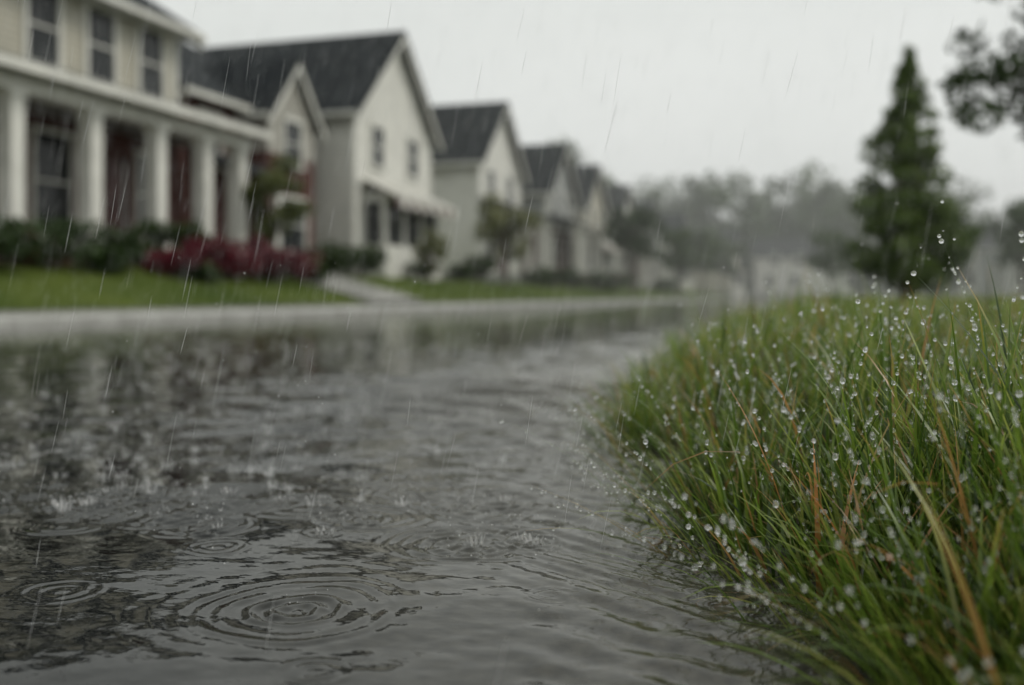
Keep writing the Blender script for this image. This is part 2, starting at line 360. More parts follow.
h.box('door', M_DOOR, .003, .07, 9.9, 10.85, fl+.01, 3.4); h.box('door_frame', M_SIDE_GREY, .003, .1, 9.8, 9.9, fl+.01, 3.5); h.box('door_frame', M_SIDE_GREY, .003, .1, 10.85, 10.95, fl+.01, 3.5)
for i in range(3): h.box('porch_steps', M_CONC, 2.2+i*.3, 2.5+i*.3, 9.7, 11.1, .4, fl-.15-.15*i)
h.finish()

h = Bld('brick_house', (-16.4, 22.9, 0)); W = 6.4
h.box('foundation', M_CONC, -9, .03, -.03, W+.03, .5, 1.3)
h.box('walls', M_BRICK, -9, 0, 0, W, 1.3, 6.0)
h.roof_v(-9, 0, 0, W, 6.0, 8.9, M_ROOF, .4)
h.prism('walls', M_SIDE_GREY, [(-9, 0, 6.0), (0, 0, 6.0), (-4.5, 0, 8.85)], (0, W, 0))
h.box('walls', M_BRICK, .0, .9, 2.9, 5.7, 1.3, 4.6); h.box('walls', M_SIDE_TAN, .0, .9, 2.9, 5.7, 4.6, 5.9); h.gable_u(-3, .9, 2.9, 5.7, 5.9, 7.5, M_SIDE_TAN); h.roof_u(-3.5, .9, 2.9, 5.7, 5.9, 7.5, M_ROOF, .3)
h.window('F', 4.3, 5.0, 1.0, 1.3, .9); h.window('F', 4.3, 2.5, 1.5, 1.5, .9); h.window('F', 1.3, 4.7, .9, 1.4)
h.box('door', M_DOOR, .004, .07, .9, 1.8, 1.32, 3.4)
h.prism('entry_roof', M_ROOF2, [(1.5, .2, 3.7), (0, .2, 4.3), (0, .2, 4.4), (1.5, .2, 3.8)], (0, 2.6, 0))
for v in (.3, 2.6): h.box('entry_posts', M_TRIM, 1.2, 1.36, v, v+.16, .8, 3.75)
h.box('entry_floor', M_CONC, .03, 1.5, .2, 2.8, .6, 1.3)
h.finish()

def front_gable(name, xf, y0, W, D, base, ev, pk, mwall, mroof, bay=True, flip=1, lower=None, porch=False, red=False):
    h = Bld(name, (xf, y0, 0), flip)
    fl = base+.25
    h.box('foundation', M_CONC, -D, .04, -.04, W+.04, base-1.0, fl)
    h.box('walls', lower or mwall, -D, 0, 0, W, fl, fl+2.8)
    h.box('walls', mwall, -D, .0, .0, W, fl+2.8, ev)
    h.box('belt_board', M_TRIM, .003, .06, 0, W, fl+2.75, fl+2.95)
    for v in (0, W-.16): h.box('corner_boards', M_TRIM, .003, .05, v, v+.16, fl, ev)
    h.box('corner_boards', M_TRIM, -.2, .0, -.045, -.003, fl, ev-.1)
    h.gable_u(-D, 0, 0, W, ev, pk, mwall); h.roof_u(-D, 0, 0, W, ev, pk, mroof, .42)
    zu = fl+4.25
    for v in (W*.27, W*.73): h.window('F', v, zu, .95, 1.35)
    if bay:
        h.box('bay_window', M_TRIM, .003, .8, W*.12, W*.88, base-.6, fl+.75)
        h.box('bay_window', M_TRIM, .003, .75, W*.14, W*.86, fl+2.25, fl+2.5)
        h.box('bay_glass', M_GLASSW, .003, .7, W*.15, W*.85, fl+.75, fl+2.25)
        for i in range(4):
            v = W*(.13+.7*i/3.); h.box('bay_window', M_TRIM, .62, .78, v, v+.14, fl+.75, fl+2.25)
        n = 12
        for i in range(n):
            v0 = W*.08 + W*.84*i/n; v1 = W*.08+W*.84*(i+1)/n
            h.prism('striped_awning', M_TRIM if i % 2 else M_SIDE_TAN, [(1.35, v0, fl+2.3), (.003, v0, fl+2.95), (.003, v0, fl+3.03), (1.35, v0, fl+2.38)], (0, v1-v0, 0))
            h.box('awning_valance', M_TRIM if i % 2 else M_DOOR, 1.3, 1.345, v0, v1, fl+2.0, fl+2.29)
    if porch:
        h.box('porch_floor', M_CONC, .05, 1.9, .2, W-.2, base-.6, fl)
        for v in (.4, W*.35, W*.65, W-.6): h.box('porch_columns', M_TRIM, 1.6, 1.84, v, v+.22, fl+.002, fl+2.5)
        h.box('porch_beam', M_TRIM, 1.55, 1.9, .2, W-.2, fl+2.5, fl+2.75)
        h.prism('porch_roof', mroof, [(2.2, 0, fl+2.76), (.06, 0, fl+3.5), (.06, 0, fl+3.6), (2.2, 0, fl+2.86)], (0, W, 0))
        h.window('F', W*.25, fl+1.5, 1.0, 1.6); h.window('F', W*.8, fl+1.5, 1.0, 1.6)
        h.box('door', M_DOOR, .003, .06, W*.46, W*.46+.95, fl+.02, fl+2.15)
    for a in (-5.5, -8.5):
        if -a < D-1: h.window('S', a, zu, .8, 1.3, 0); h.window('S', a-.6, fl+1.5, .8, 1.3, 0)
    h.box('chimney', M_BRICK, -D*.6, -D*.6+.7, W*.62, W*.62+.7, ev, pk+.1)
    h.finish()
front_gable('white_house', -15, 30.4, 6.9, 11, 1.1, 6.75, 9.95, M_SIDE_WHITE, M_ROOF, True)
front_gable('white_house', -15, 43.2, 6.6, 11, 1.1, 6.7, 9.7, M_SIDE_WHITE, M_ROOF, False, 1, None, True)
front_gable('brick_front_house', -14.5, 53.5, 6.2, 11, 1.1, 6.3, 9.1, M_SIDE_GREY, M_ROOF, False, 1, M_BRICK, True)
front_gable('cream_house', -15, 64.5, 7, 11, 1.1, 6.3, 9.3, M_SIDE_CREAM, M_ROOF, True)
front_gable('white_house', -15, 76, 7, 11, 1.0, 6.3, 9.1, M_SIDE_WHITE, M_ROOF2, False, 1, None, True)
front_gable('grey_house', -15, 89, 7.5, 11, 1.0, 6.3, 9.1, M_SIDE_GREY, M_ROOF2, False, 1, M_BRICK, True)
front_gable('white_house', -14, 103, 8, 11, .9, 6.0, 9.0, M_SIDE_WHITE, M_ROOF, True)
front_gable('cream_house', -10, 122, 8, 11, .6, 5.6, 8.2, M_SIDE_CREAM, M_ROOF, True)
front_gable('white_house', 3, 130, 9, 11, .4, 5.2, 7.8, M_SIDE_WHITE, M_ROOF2, True)
front_gable('white_house', 17, 92, 9, 11, .2, 5.2, 7.6, M_SIDE_WHITE, M_ROOF, False, -1, None, True)
front_gable('grey_house', 15, 110, 9, 11, .2, 5.2, 7.6, M_SIDE_GREY, M_ROOF2, True, -1)
front_gable('cream_house', 20, 74, 9, 11, .2, 4.8, 7.2, M_SIDE_CREAM, M_ROOF, False, -1, None, True)

# ------------------------------------------------------------ trees and shrubs
G_D, G_L = (0.016, 0.034, 0.009), (0.08, 0.13, 0.03)
def conical_tree(base, h, rmax, n=230, nleaf=24000):
    cl = []
    for i in range(n):
        t = rng.uniform(0, 1)**1.25; z = 0.12*h + t*0.88*h
        a = rng.uniform(0, 2*math.pi)
        r = rmax*(1-t)**0.85*(.82+.2*math.sin(a*3+t*9)+.12*math.sin(t*23)) * (1 if t > .12 else .6+3.3*t)
        rr = r*math.sqrt(rng.uniform(0.03, 1))
        cl.append([rr*math.cos(a), rr*math.sin(a), z + rng.uniform(-.25, .25), .15+.2*rmax*(1-t)**.7*rng.uniform(.4, 1.05)])
    tr = []
    for k in range(5):
        a = k*1.3+.3; x, y = .25*math.cos(a), .25*math.sin(a)
        tr.append(([[x*.5, y*.5, -.2], [x, y, h*.13], [x*1.4, y*1.4, h*.4], [x*.3, y*.3, h*.85]], [.11, .09, .06, .02]))
    for c in cl[::4]: tr.append(([[0, 0, max(.5, c[2]-.6)], [c[0]*.5, c[1]*.5, c[2]-.2], c[:3]], [.04, .025, .01]))
    return build_plant('conical_tree', base, tr, cl, nleaf, .085, (0.028, 0.055, 0.013), (0.155, 0.22, 0.05))
conical_tree((2.35, 29.8, .05), 7.1, 2.0)

cl = []
for c in [[-1.5, -.3, 2.5, .42], [-1.15, -.2, 2.75, .5], [-1.7, 0, 3.05, .4], [-.8, .1, 2.35, .48], [-.95, 0, 3.05, .5], [-.35, .2, 2.8, .5], [-1.0, -.3, 3.7, .45],
      [-1.25, .1, 3.3, .35], [-1.85, -.2, 2.8, .3], [-.9, .1, 4.0, .45], [-1.2, 0, 2.3, .3], [-1.2, 0, 4.1, .35],
      [-.5, .3, 3.9, .5], [0, 0, 4.4, .8], [.6, .3, 3.4, .7], [1.0, -.2, 4.0, .7], [.2, -.9, 3.5, .6], [.3, .9, 3.7, .7], [-.6, .8, 4.6, .5], [1.4, .4, 3.0, .5], [.1, .1, 5.2, .6]]:
    for j in range(4):
        o = rng.normal(0, .5, 3)*c[3]; cl.append([c[0]+o[0], c[1]+o[1], c[2]+o[2], c[3]*rng.uniform(.55, .85)])
tr = [([[.3, .2, -.2], [.25, .2, 1.0], [.1, .1, 2.2], [0, 0, 4.5]], [.17, .14, .11, .04])]
for c in cl[::2]: tr.append(([[.1, .1, 1.9+.1*c[2]], [c[0]*.5, c[1]*.5, c[2]*.5+1.2], c[:3]], [.05, .025, .006]))
build_plant('maple_tree', (3.65, 13.4, .1), tr, cl, 7500, .075, G_D, (0.06, 0.095, 0.028))

def shrub(name, x, y, r, hgt, cd, clr, n=1500, ls=.06, z=None):
    z = zleft(x) if z is None else z
    cl = []
    for i in range(16):
        a = rng.uniform(0, 6.28); q = math.sqrt(rng.uniform(0, 1))*r*.75
        cl.append([q*math.cos(a), q*math.sin(a), hgt*rng.uniform(.25, .8)*(1-.3*(q/r)), r*rng.uniform(.25, .42)])
    tr = [([[0, 0, -.1], [c[0]*.4, c[1]*.4, c[2]*.5], c[:3]], [.03, .02, .008]) for c in cl[::2]]
    build_plant(name, (x, y, z), tr, cl, n, ls, cd, clr)
RD, RL = (0.03, 0.005, 0.008), (0.18, 0.02, 0.036)
for (x, y, r, hh) in [(-12.6, 12.6, .8, 1.0), (-12.7, 14.2, .8, 1.1), (-12.6, 15.6, .7, 1.0), (-12.4, 14.9, .5, .6)]:
    shrub('boxwood_shrub', x, y, r, hh, G_D, (0.045, 0.075, 0.022))
for (x, y, r, hh) in [(-12.3, 16.9, .75, .7), (-12.5, 18.0, .85, .95), (-12.2, 18.9, .7, .75), (-12.3, 19.9, .9, 1.05), (-12.2, 20.9, .8, .85), (-12.9, 13.3, .5, .75)]:
    shrub('red_azalea_bush', x, y, r, hh, RD, RL)
for (x, y, r, hh) in [(-13.2, 17.5, .6, 1.3), (-13.2, 19.0, .6, 1.4), (-12.0, 17.5, .4, .5), (-12.2, 22.1, .6, .8), (-14.1, 27.3, .9, 1.3), (-14.2, 29.2, .9, 1.2), (-14.0, 26.0, .7, .9), (-13.6, 33.0, .6, .8), (-13.3, 38.2, .9, 1.5), (-13.3, 36.4, .7, .8),
                      (-12.3, 44, .8, 1.1), (-12.3, 47, .8, 1.1), (-12.2, 50, .9, 1.3), (-12.0, 55, .9, 1.3), (-12, 58, 1, 1.2), (-13, 66, 1, 1.3), (-13, 70, 1, 1.2), (-12, 79, 1.1, 1.4), (-12, 84, 1.1, 1.4)]:
    shrub('boxwood_shrub', x, y, r, hh, G_D, (0.06, 0.09, 0.027), 1300, .08)
for (x, y, r, hh) in [(-13.9, 24.9, .6, .8), (-12.6, 52.6, .8, .9), (-12.6, 61.5, .9, 1.0)]:
    shrub('red_azalea_bush', x, y, r, hh, RD, RL, 1200, .07)
def yard_tree(x, y, h, cr, th, cd=G_D, clr=G_L, n=3500, ls=.1, z=None, name='yard_tree', r0=.1):
    tr, cl = round_tree_parts(h, cr, th, 26, r0)
    build_plant(name, (x, y, zleft(x) if z is None else z), tr, cl, n, ls, cd, clr)
yard_tree(-12.9, 21.8, 3.2, .85, .5, (0.03, .045, .012), (0.15, 0.17, 0.05), 3600, .07, name='ornamental_tree', r0=.05)
yard_tree(-12.2, 38.6, 4.2, 1.3, .9, (0.07, .08, .03), (0.25, 0.26, 0.11), 3000, .1, name='ornamental_tree', r0=.06)
yard_tree(-12.5, 31.0, 1.9, .7, .3, (0.05, .06, .02), (0.16, 0.17, 0.06), 1500, .07, name='ornamental_tree', r0=.04)
yard_tree(-10.4, 57.5, 5.6, 1.7, 1.2, G_D, (0.05, 0.085, 0.025), 3500, .14, z=.6)
yard_tree(-10.2, 75, 5.2, 1.8, 1.2, G_D, G_L, 2500, .18, z=.6)
yard_tree(-10.2, 92, 6, 2.2, 1.5, G_D, G_L, 2500, .2, z=.5)
yard_tree(-10, 110, 6.5, 2.4, 1.5, G_D, G_L, 2500, .22, z=.5)
yard_tree(-26, 50, 12.2, 4.5, 3, G_D, G_L, 4000, .25, r0=.25, name='oak_tree')
yard_tree(-30, 64, 12, 4.5, 3, G_D, G_L, 4000, .25, r0=.25, name='oak_tree')
yard_tree(-29, 78, 13, 4.5, 3, G_D, G_L, 4000, .25, r0=.25, name='oak_tree')
yard_tree(6.5, 62, 5.5, 2.2, 1.2, G_D, G_L, 2500, .17, z=.1)
yard_tree(10.5, 58, 6.0, 2.4, 1.2, G_D, G_L, 2500, .17, z=.1)
yard_tree(0.8, 78, 5.5, 2.0, 1.2, G_D, G_L, 2200, .18, z=.1)

Vs, Fs, Cs = [], [], []; off = 0
items = [(-31, 118, 19, 0), (-36, 100, 17, 0), (-27, 132, 18, 0), (-22, 150, 19, 0)]
rr = np.random.default_rng(3)
for az in np.linspace(-0.33, 0.75, 44):
    d = rr.uniform(140, 185); items.append((d*math.sin(az), d*math.cos(az), rr.uniform(12, 18), 0))
for az, hh in [(-.095, 20), (-.115, 19), (-.14, 19), (-.018, 20.5), (-.005, 18), (.02, 17), (-.05, 16), (.17, 13)]: items.append((150*math.sin(az), 150*math.cos(az), hh, 0))
for az in np.linspace(.1, .5, 9): items.append((rr.uniform(115, 135)*math.sin(az), 125*math.cos(az), rr.uniform(8, 11), 0))
for az in np.linspace(-.2, .8, 70):
    d = rr.uniform(140, 200); items.append((d*math.sin(az), d*math.cos(az), rr.uniform(4.5, 7), 1))
for (x, y, hh, under) in items:
    cr = hh*(rr.uniform(.6, .8) if under else rr.uniform(.26, .36)); tr, cl = round_tree_parts(hh, cr, 0.0 if under else hh*.13, 24, hh*.02)
    for c in cl: c[3] *= 1.1
    for pts, rad in tr[:6]:
        V, F = tube(pts, rad, 5); Vs.append(V+[x, y, 0]); Fs.append(F+off); off += len(V); Cs.append(np.tile([[.06, .05, .04]], (len(V), 1)))
    cl = np.array(cl); n = 900 if under else 1900; idx = rr.integers(0, len(cl), n); d = rr.normal(size=(n, 3)); d /= np.linalg.norm(d, axis=1, keepdims=True)
    P = cl[idx, :3] + d*(rr.uniform(.2, 1, (n, 1))**.6)*cl[idx, 3:4] + [x, y, 0]
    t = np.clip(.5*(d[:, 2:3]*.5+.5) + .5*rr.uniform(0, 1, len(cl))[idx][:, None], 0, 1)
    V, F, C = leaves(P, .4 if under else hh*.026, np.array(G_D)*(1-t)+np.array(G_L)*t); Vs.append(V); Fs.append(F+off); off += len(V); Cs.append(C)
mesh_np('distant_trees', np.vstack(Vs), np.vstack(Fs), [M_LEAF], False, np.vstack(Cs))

# ------------------------------------------------------------ water surface
def lines(a, b, s0, c, full, p, smax=3.0):
    out = [a]; x = a
    while x < b:
        d = max(0, abs(x-c)-full); s = min(smax, s0*(1+d/1.1)**p); x += s; out.append(x)
    return np.array(out)
ysw = np.concatenate([[-10, -6, -3, -1.5, -.5, 0, .2], lines(.3, 228, .0036, .3, .9, 1.5)])
xsw = np.concatenate([-lines(.0, 7.7, .0042, .35, .75, 1.25, .2)[::-1], lines(0.004, .88, .006, 0, .5, 1.5)])
XX, YY = np.meshgrid(xsw, ysw)
sy = np.gradient(ysw)[:, None]; sx = np.gradient(xsw)[None, :]; spc = np.maximum(sy, sx*1.0)
H = np.zeros_like(XX); r2 = np.random.default_rng(21)
env = 0.5 + 0.5*np.sin(XX*2.3+1.1*np.sin(YY*1.3))*np.sin(YY*1.9+XX)
mid = sstep(1.3, 2.6, YY)
flow = np.exp(-((XX-edge(YY)+.75)/.6)**2)*mid
for lam in np.geomspace(.02, .55, 64):
    th = math.pi/2 + r2.normal()*0.8 + .25; kx, ky = math.cos(th)*2*math.pi/lam, math.sin(th)*2*math.pi/lam
    slope = .0078 if lam < .15 else .005
    a = slope*lam/(2*math.pi)*1.4
    mask = np.clip(lam/(4*spc)-.6, 0, 1)
    H += a*mask*np.sin(kx*XX+ky*YY+r2.uniform(0, 6.28)+.9*np.sin(XX*3+YY*2+lam*50)+.5*np.sin(XX*9-YY*6+lam*90))*((.3+env) if lam < .2 else 1)*(.8+.5*mid+2.0*flow)
dE = XX-edge(YY); fl_ = np.exp(-((dE+.16)/.16)**2)*sstep(.6, 1.0, YY)*(1-sstep(2.4, 3.2, YY))
H += .0007*fl_*np.sin(2*math.pi*(dE*.55+YY*.5+.03*np.sin(YY*11+XX*5))/.033) + .0017*fl_*np.sin(2*math.pi*(dE*.4+YY*.8+.05*np.sin(YY*7))/.085)
g = np.exp(-(((XX+1.15)/.8)**2+((YY-3.4)/1.0)**2)); H += .014*g*np.sin(2*math.pi*(YY*.85-XX*.35+.12*np.sin(XX*4))/.42) + .006*g*np.sin(2*math.pi*(YY-XX*.2)/.15+np.sin(XX*7)*1.5)
def ring(cx, cy, R, lam, amp, inner=.0):
    global H
    r = np.sqrt((XX-cx)**2+(YY-cy)**2); m = r < R*1.7; q = r[m]
    th = np.arctan2(YY[m]-cy, XX[m]-cx); ph = (cx*77+cy*31) % 6.28
    q = q*(1+.025*np.sin(3*th+ph)+.015*np.sin(7*th+2*ph)+.012*np.sin(XX[m]*45+ph)*np.sin(YY[m]*40))
    e = np.exp(-np.clip(q-R, 0, None)**2/(2*(R*.16)**2))*(.25+.75*np.clip(q/R, 0, 1)**.5)*(.7+.35*np.sin(2*th+ph)+.15*np.sin(5*th-ph))
    H[m] += (amp*e*np.cos(2*math.pi*(q-R)/lam*(1+.15*(q/R))))
ring(-.557, .99, .05, .028, .0028); ring(-.557, .99, .105, .026, .0008); ring(-.57, 1.0, .15, .04, .0004)
ring(-.50, 1.32, .04, .024, .0022); ring(-.50, 1.32, .09, .024, .0010)
ring(-.97, 1.50, .05, .024, .0021); ring(-.97, 1.50, .12, .028, .0011)
ring(-.86, .97, .045, .022, .0006); ring(-.35, 1.75, .05, .022, .0011); ring(-.62, 1.62, .045, .02, .0012); ring(-.8, 1.2, .04, .018, .0009)
ring(-.72, 1.42, .05, .02, .0011); ring(-.3, 1.12, .03, .016, .0006); ring(-1.1, 1.25, .06, .024, .0010); ring(-.45, .83, .035, .018, .0006)
RINGS = []
for i in range(260):
    y = 1.3 + 6.0*r2.uniform()**1.6; x = r2.uniform(-.35-y*.9, -.35); R = r2.uniform(.02, .09)
    RINGS.append((x, y)); ring(x, y, R, max(.018, R*.36), r2.uniform(.0008, .0018))
_, F = grid(xsw, ysw, lambda X, Y: X*0)
mesh_np('water', np.stack([XX, YY, H], -1).reshape(-1, 3), F, [M_WATER], True)

# ------------------------------------------------------------ grass blades
def blades(n, roots, az, Ln, lean, bend, width, cols, seg):
    s = np.linspace(0, 1, seg+1)[None, :]
    th = lean[:, None] + bend[:, None]*s**1.3
    dl = Ln[:, None]/seg
    hx = np.concatenate([np.zeros((n, 1)), np.cumsum(np.sin(th[:, :-1])*dl, 1)], 1)
    hz = np.concatenate([np.zeros((n, 1)), np.cumsum(np.cos(th[:, :-1])*dl, 1)], 1)
    ca, sa = np.cos(az)[:, None], np.sin(az)[:, None]
    C = np.stack([roots[:, 0:1]+hx*ca, roots[:, 1:2]+hx*sa, roots[:, 2:3]+hz], -1)
    tw = rng.normal(0, .5, (n, 1)) + rng.normal(0, .6, (n, 1))*s
    wx = -sa*np.cos(tw)+ca*np.sin(tw)*.7; wy = ca*np.cos(tw)+sa*np.sin(tw)*.7
    wd = np.stack([wx, wy, np.sin(tw)*.3], -1)
    w = (width[:, None]*.5*np.clip(1-s**2.2, .04, 1)*(.65+.35*np.minimum(1, s*4)))[:, :, None]
    V = np.stack([C-wd*w, C+wd*w], 2).reshape(-1, 3)
    b = (np.arange(n)*(seg+1)*2)[:, None] + (np.arange(seg)*2)[None, :]
    F = np.stack([b, b+1, b+3, b+2], -1).reshape(-1, 4)
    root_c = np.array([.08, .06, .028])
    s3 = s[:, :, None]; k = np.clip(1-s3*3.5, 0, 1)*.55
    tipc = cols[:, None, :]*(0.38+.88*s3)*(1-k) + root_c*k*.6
    br = (rng.uniform(size=(n, 1, 1)) < .15)*np.clip((s3-.72)*4, 0, 1)
    tipc = tipc*(1-br) + np.array([.40, .24, .08])*br
    return V, F, np.repeat(tipc.reshape(-1, 3), 2, axis=0), C
def grass_cols(n, dry=.06, boost=1.0):
    pal = np.array([[.022, .048, .008], [.058, .108, .014], [.110, .175, .022], [.18, .24, .038], [.30, .32, .085]])*boost
    t = np.clip(rng.normal(1.8, 1.15, n), 0, 3.99); i = t.astype(int); f = (t-i)[:, None]
    c = pal[i]*(1-f)+pal[i+1]*f
    m = rng.uniform(size=n) < dry; c[m] = np.array([.38, .21, .07])*rng.uniform(.5, 1.1, (m.sum(), 1)); return c
def tufted(n, y0, y1, xmax, tufts, sp):
    ty = rng.uniform(y0, y1, tufts); e = edge(ty); tx = e + (xmax(ty)-e)*rng.uniform(0, 1, tufts)
    i = rng.integers(0, tufts, n); o = rng.normal(0, sp, (n, 2))
    x = tx[i]+o[:, 0]; y = ty[i]+o[:, 1]; az = np.arctan2(o[:, 1], o[:, 0]) + rng.normal(0, .8, n)
    tl = rng.uniform(.66, 1.34, tufts)[i]
    k = (x > edge(y)-.02) & (x*x+y*y > .45**2); return x[k], y[k], az[k], tl[k]
allV, allF, allC, nearC = [], [], [], None; off = 0
for zi, (n, y0, y1, xm, tf, sp, w, seg, l0, l1) in enumerate([
        (14000, .45, 2.7, lambda y: .22*y+.45, 480, .032, .0056, 7, .08, .22),
        (26000, 2.7, 9, lambda y: .3*y+.8, 1900, .055, .0068, 4, .09, .21),
        (45000, 9, 60, lambda y: .35*y+1, 9000, .15, .02, 3, .12, .19)]):
    x, y, az, tl = tufted(n, y0, y1, xm, tf, sp); n = len(x)
    d = x - edge(y)
    em = np.exp(-np.clip(d, 0, None)/.09)
    tx, ty = np.cos(az)*(1-em)+(-.85)*em, np.sin(az)*(1-em)+(-.5)*em*rng.uniform(-.8, 1.9, n); az = np.arctan2(ty, tx)
    Ln = rng.uniform(l0, l1, n)*tl*(1+.4*(rng.uniform(size=n) < .08))*(.85+.25*np.clip(d/.3, 0, 1))
    lean = np.abs(rng.normal(.14, .22, n)) + .25*em; bend = np.abs(rng.normal(.5, .65, n)) + .5*em
    roots = np.stack([x, y, zright(x, y)-.01], -1)
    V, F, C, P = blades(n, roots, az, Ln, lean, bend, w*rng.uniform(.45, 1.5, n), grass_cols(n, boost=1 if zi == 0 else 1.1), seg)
    if zi == 0: nearC = P
    if zi == 1: midC = P
    allV.append(V); allF.append(F+off); allC.append(C); off += len(V)
hb = [(-.20, 1.42, .34, math.radians(188), .55, .75, .0045, 0), (-.12, 1.3, .33, math.radians(170), .35, .9, .004, 0), (-.02, 1.28, .3, math.radians(160), .2, .5, .006, 1),
      (.02, 1.22, .3, math.radians(20), .1, .6, .005, 2), (.10, 1.30, .32, math.radians(200), .05, .35, .0035, 0), (.22, 1.35, .36, math.radians(150), .1, .35, .003, 0),
      (.24, 1.28, .33, math.radians(30), .1, .5, .003, 0), (.16, 1.15, .31, math.radians(100), .15, .6, .0035, 0), (.28, 1.5, .38, math.radians(15), .05, .5, .003, 0),
      (-.05, 1.12, .26, math.radians(215), .5, .9, .005, 0), (.04, 1.0, .24, math.radians(200), .5, .9, .005, 0), (-.14, 1.6, .3, math.radians(175), .6, .6, .004, 0),
      (.06, 1.18, .25, math.radians(190), .3, .7, .006, 1), (.13, 1.05, .22, math.radians(230), .5, .8, .006, 1), (-.3, 1.9, .3, math.radians(180), .6, .7, .004, 0),
      (.0, 1.2, .22, math.radians(100), .1, .3, .009, 1), (.015, 1.19, .2, math.radians(60), .1, .5, .008, 1), (.17, 1.3, .42, math.radians(35), .15, .35, .0028, 0), (.2, 1.34, .4, math.radians(170), .02, .3, .0028, 0), (.24, 1.22, .36, math.radians(190), .02, .15, .0028, 0)]
for i in range(120):
    y = rng.uniform(.95, 2.2); x = edge(y)+rng.uniform(.02, .5)
    hb.append((x, y, rng.uniform(.2, .33), rng.uniform(0, 6.28), rng.uniform(.05, .3), rng.uniform(.2, .7), rng.uniform(.0025, .005), 0))
for i in range(80):
    y = rng.uniform(.85, 2.6); x = edge(y)+rng.uniform(-.02, .05)
    hb.append((x, y, rng.uniform(.15, .29), math.radians(rng.uniform(165, 255)), rng.uniform(.45, .95), rng.uniform(.3, .9), rng.uniform(.003, .0055), 0 if rng.uniform() < .8 else 2))
hb = np.array(hb); n = len(hb)
cols = np.array([[.10, .165, .025], [.42, .19, .06], [.32, .24, .08]])[hb[:, 7].astype(int)]
roots = np.stack([hb[:, 0], hb[:, 1], zright(hb[:, 0], hb[:, 1])-.01], -1)
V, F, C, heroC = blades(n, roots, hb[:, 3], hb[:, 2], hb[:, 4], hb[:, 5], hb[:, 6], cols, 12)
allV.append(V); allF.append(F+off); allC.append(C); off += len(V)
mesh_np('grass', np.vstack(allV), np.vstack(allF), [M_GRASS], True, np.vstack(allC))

# ------------------------------------------------------------ droplets
def ico(sub):
    import bmesh
    bm = bmesh.new(); bmesh.ops.create_icosphere(bm, subdivisions=sub, radius=1.0)
    V = np.array([v.co[:] for v in bm.verts]); F = np.array([[v.index for v in f.verts] for f in bm.faces]); bm.free(); return V, F
def spheres(name, P, R, sub, mat, stretch=None):
    v, f = ico(sub); n = len(P); R = R[:, None, None]
    S = np.ones((n, 1, 3)) if stretch is None else stretch[:, None, :]
    V = (v[None]*R*S + P[:, None, :]).reshape(-1, 3); F = (f[None]+(np.arange(n)*len(v))[:, None, None]).reshape(-1, 3)
    return mesh_np(name, V, F, [mat], True)
Ps, Rs = [], []
seg = nearC.shape[1]-1
i = rng.integers(0, len(nearC), 10500); kk = rng.integers(3, seg+1, len(i))
P = nearC[i, kk]; keep = (P[:, 2] > .085); P = P[keep]; Ps.append(P); Rs.append(np.clip(rng.lognormal(math.log(.0014), .45, len(P)), .0006, .0036))
i = rng.integers(0, len(midC), 6500); P = midC[i, -1-rng.integers(0, 2, len(i))]; Ps.append(P); Rs.append(rng.uniform(.0012, .0036, len(P)))
for hI in range(len(heroC)):
    m = rng.integers(6, 18); s = rng.uniform(.35, 1, m)*12; a = np.floor(s).astype(int).clip(0, 11); f = (s-a)[:, None]
    Q = heroC[hI][a]*(1-f)+heroC[hI][a+1]*f + rng.normal(0, .0008, (m, 3)); Q = Q[Q[:, 2] > .05]
    if len(Q) == 0: continue
    Ps.append(Q); Rs.append(np.clip(rng.lognormal(math.log(.0017), .35, len(Q)), .0008, .0034))
    Ps.append(heroC[hI][-1:]-[[0, 0, .0015]]); Rs.append(np.array([rng.uniform(.0018, .003)]))
P = np.vstack(Ps); R = np.concatenate(Rs); P[:, 2] -= R*.5
spheres('dew_drops', P, R, 2, M_DROP, np.stack([np.ones(len(P)), np.ones(len(P)), rng.uniform(.95, 1.25, len(P))], -1))

Ps, Rs = [], []
cent = list(RINGS)
for j in range(750):
    y = 1.5+5.0*r2.uniform()**1.2; cent.append((r2.uniform(-.5-y*.75, -.55-.12*y), y))
for (cx, cy) in cent:
    m = r2.integers(4, 15); a = r2.uniform(0, 6.28, m); q = r2.uniform(.001, .03, m); z = r2.uniform(.0, .045, m)*r2.uniform(.2, 1)
    Ps.append(np.stack([cx+q*np.cos(a), cy+q*np.sin(a), z], -1)); Rs.append(r2.uniform(.0004, .0014, m)*(1+.25*cy)/1.3)
for (cx, cy) in [(-.557, .99), (-.5, 1.32), (-.97, 1.5)]:
    m = 10; a = r2.uniform(0, 6.28, m); q = r2.uniform(.0, .05, m); Ps.append(np.stack([cx+q*np.cos(a), cy+q*np.sin(a), r2.uniform(.002, .05, m)], -1)); Rs.append(r2.uniform(.0004, .001, m))
m = 420; y = r2.uniform(.9, 3, m); Ps.append(np.stack([r2.uniform(-.6*y-.2, .2*y), y, r2.uniform(.03, .45, m)], -1)); Rs.append(r2.uniform(.0004, .0012, m))
JV, JF = [], []; joff = 0
big = [(r2.uniform(-.35-yy*.62, -.45-.12*yy), yy) for yy in 1.25+2.6*r2.uniform(size=34)]
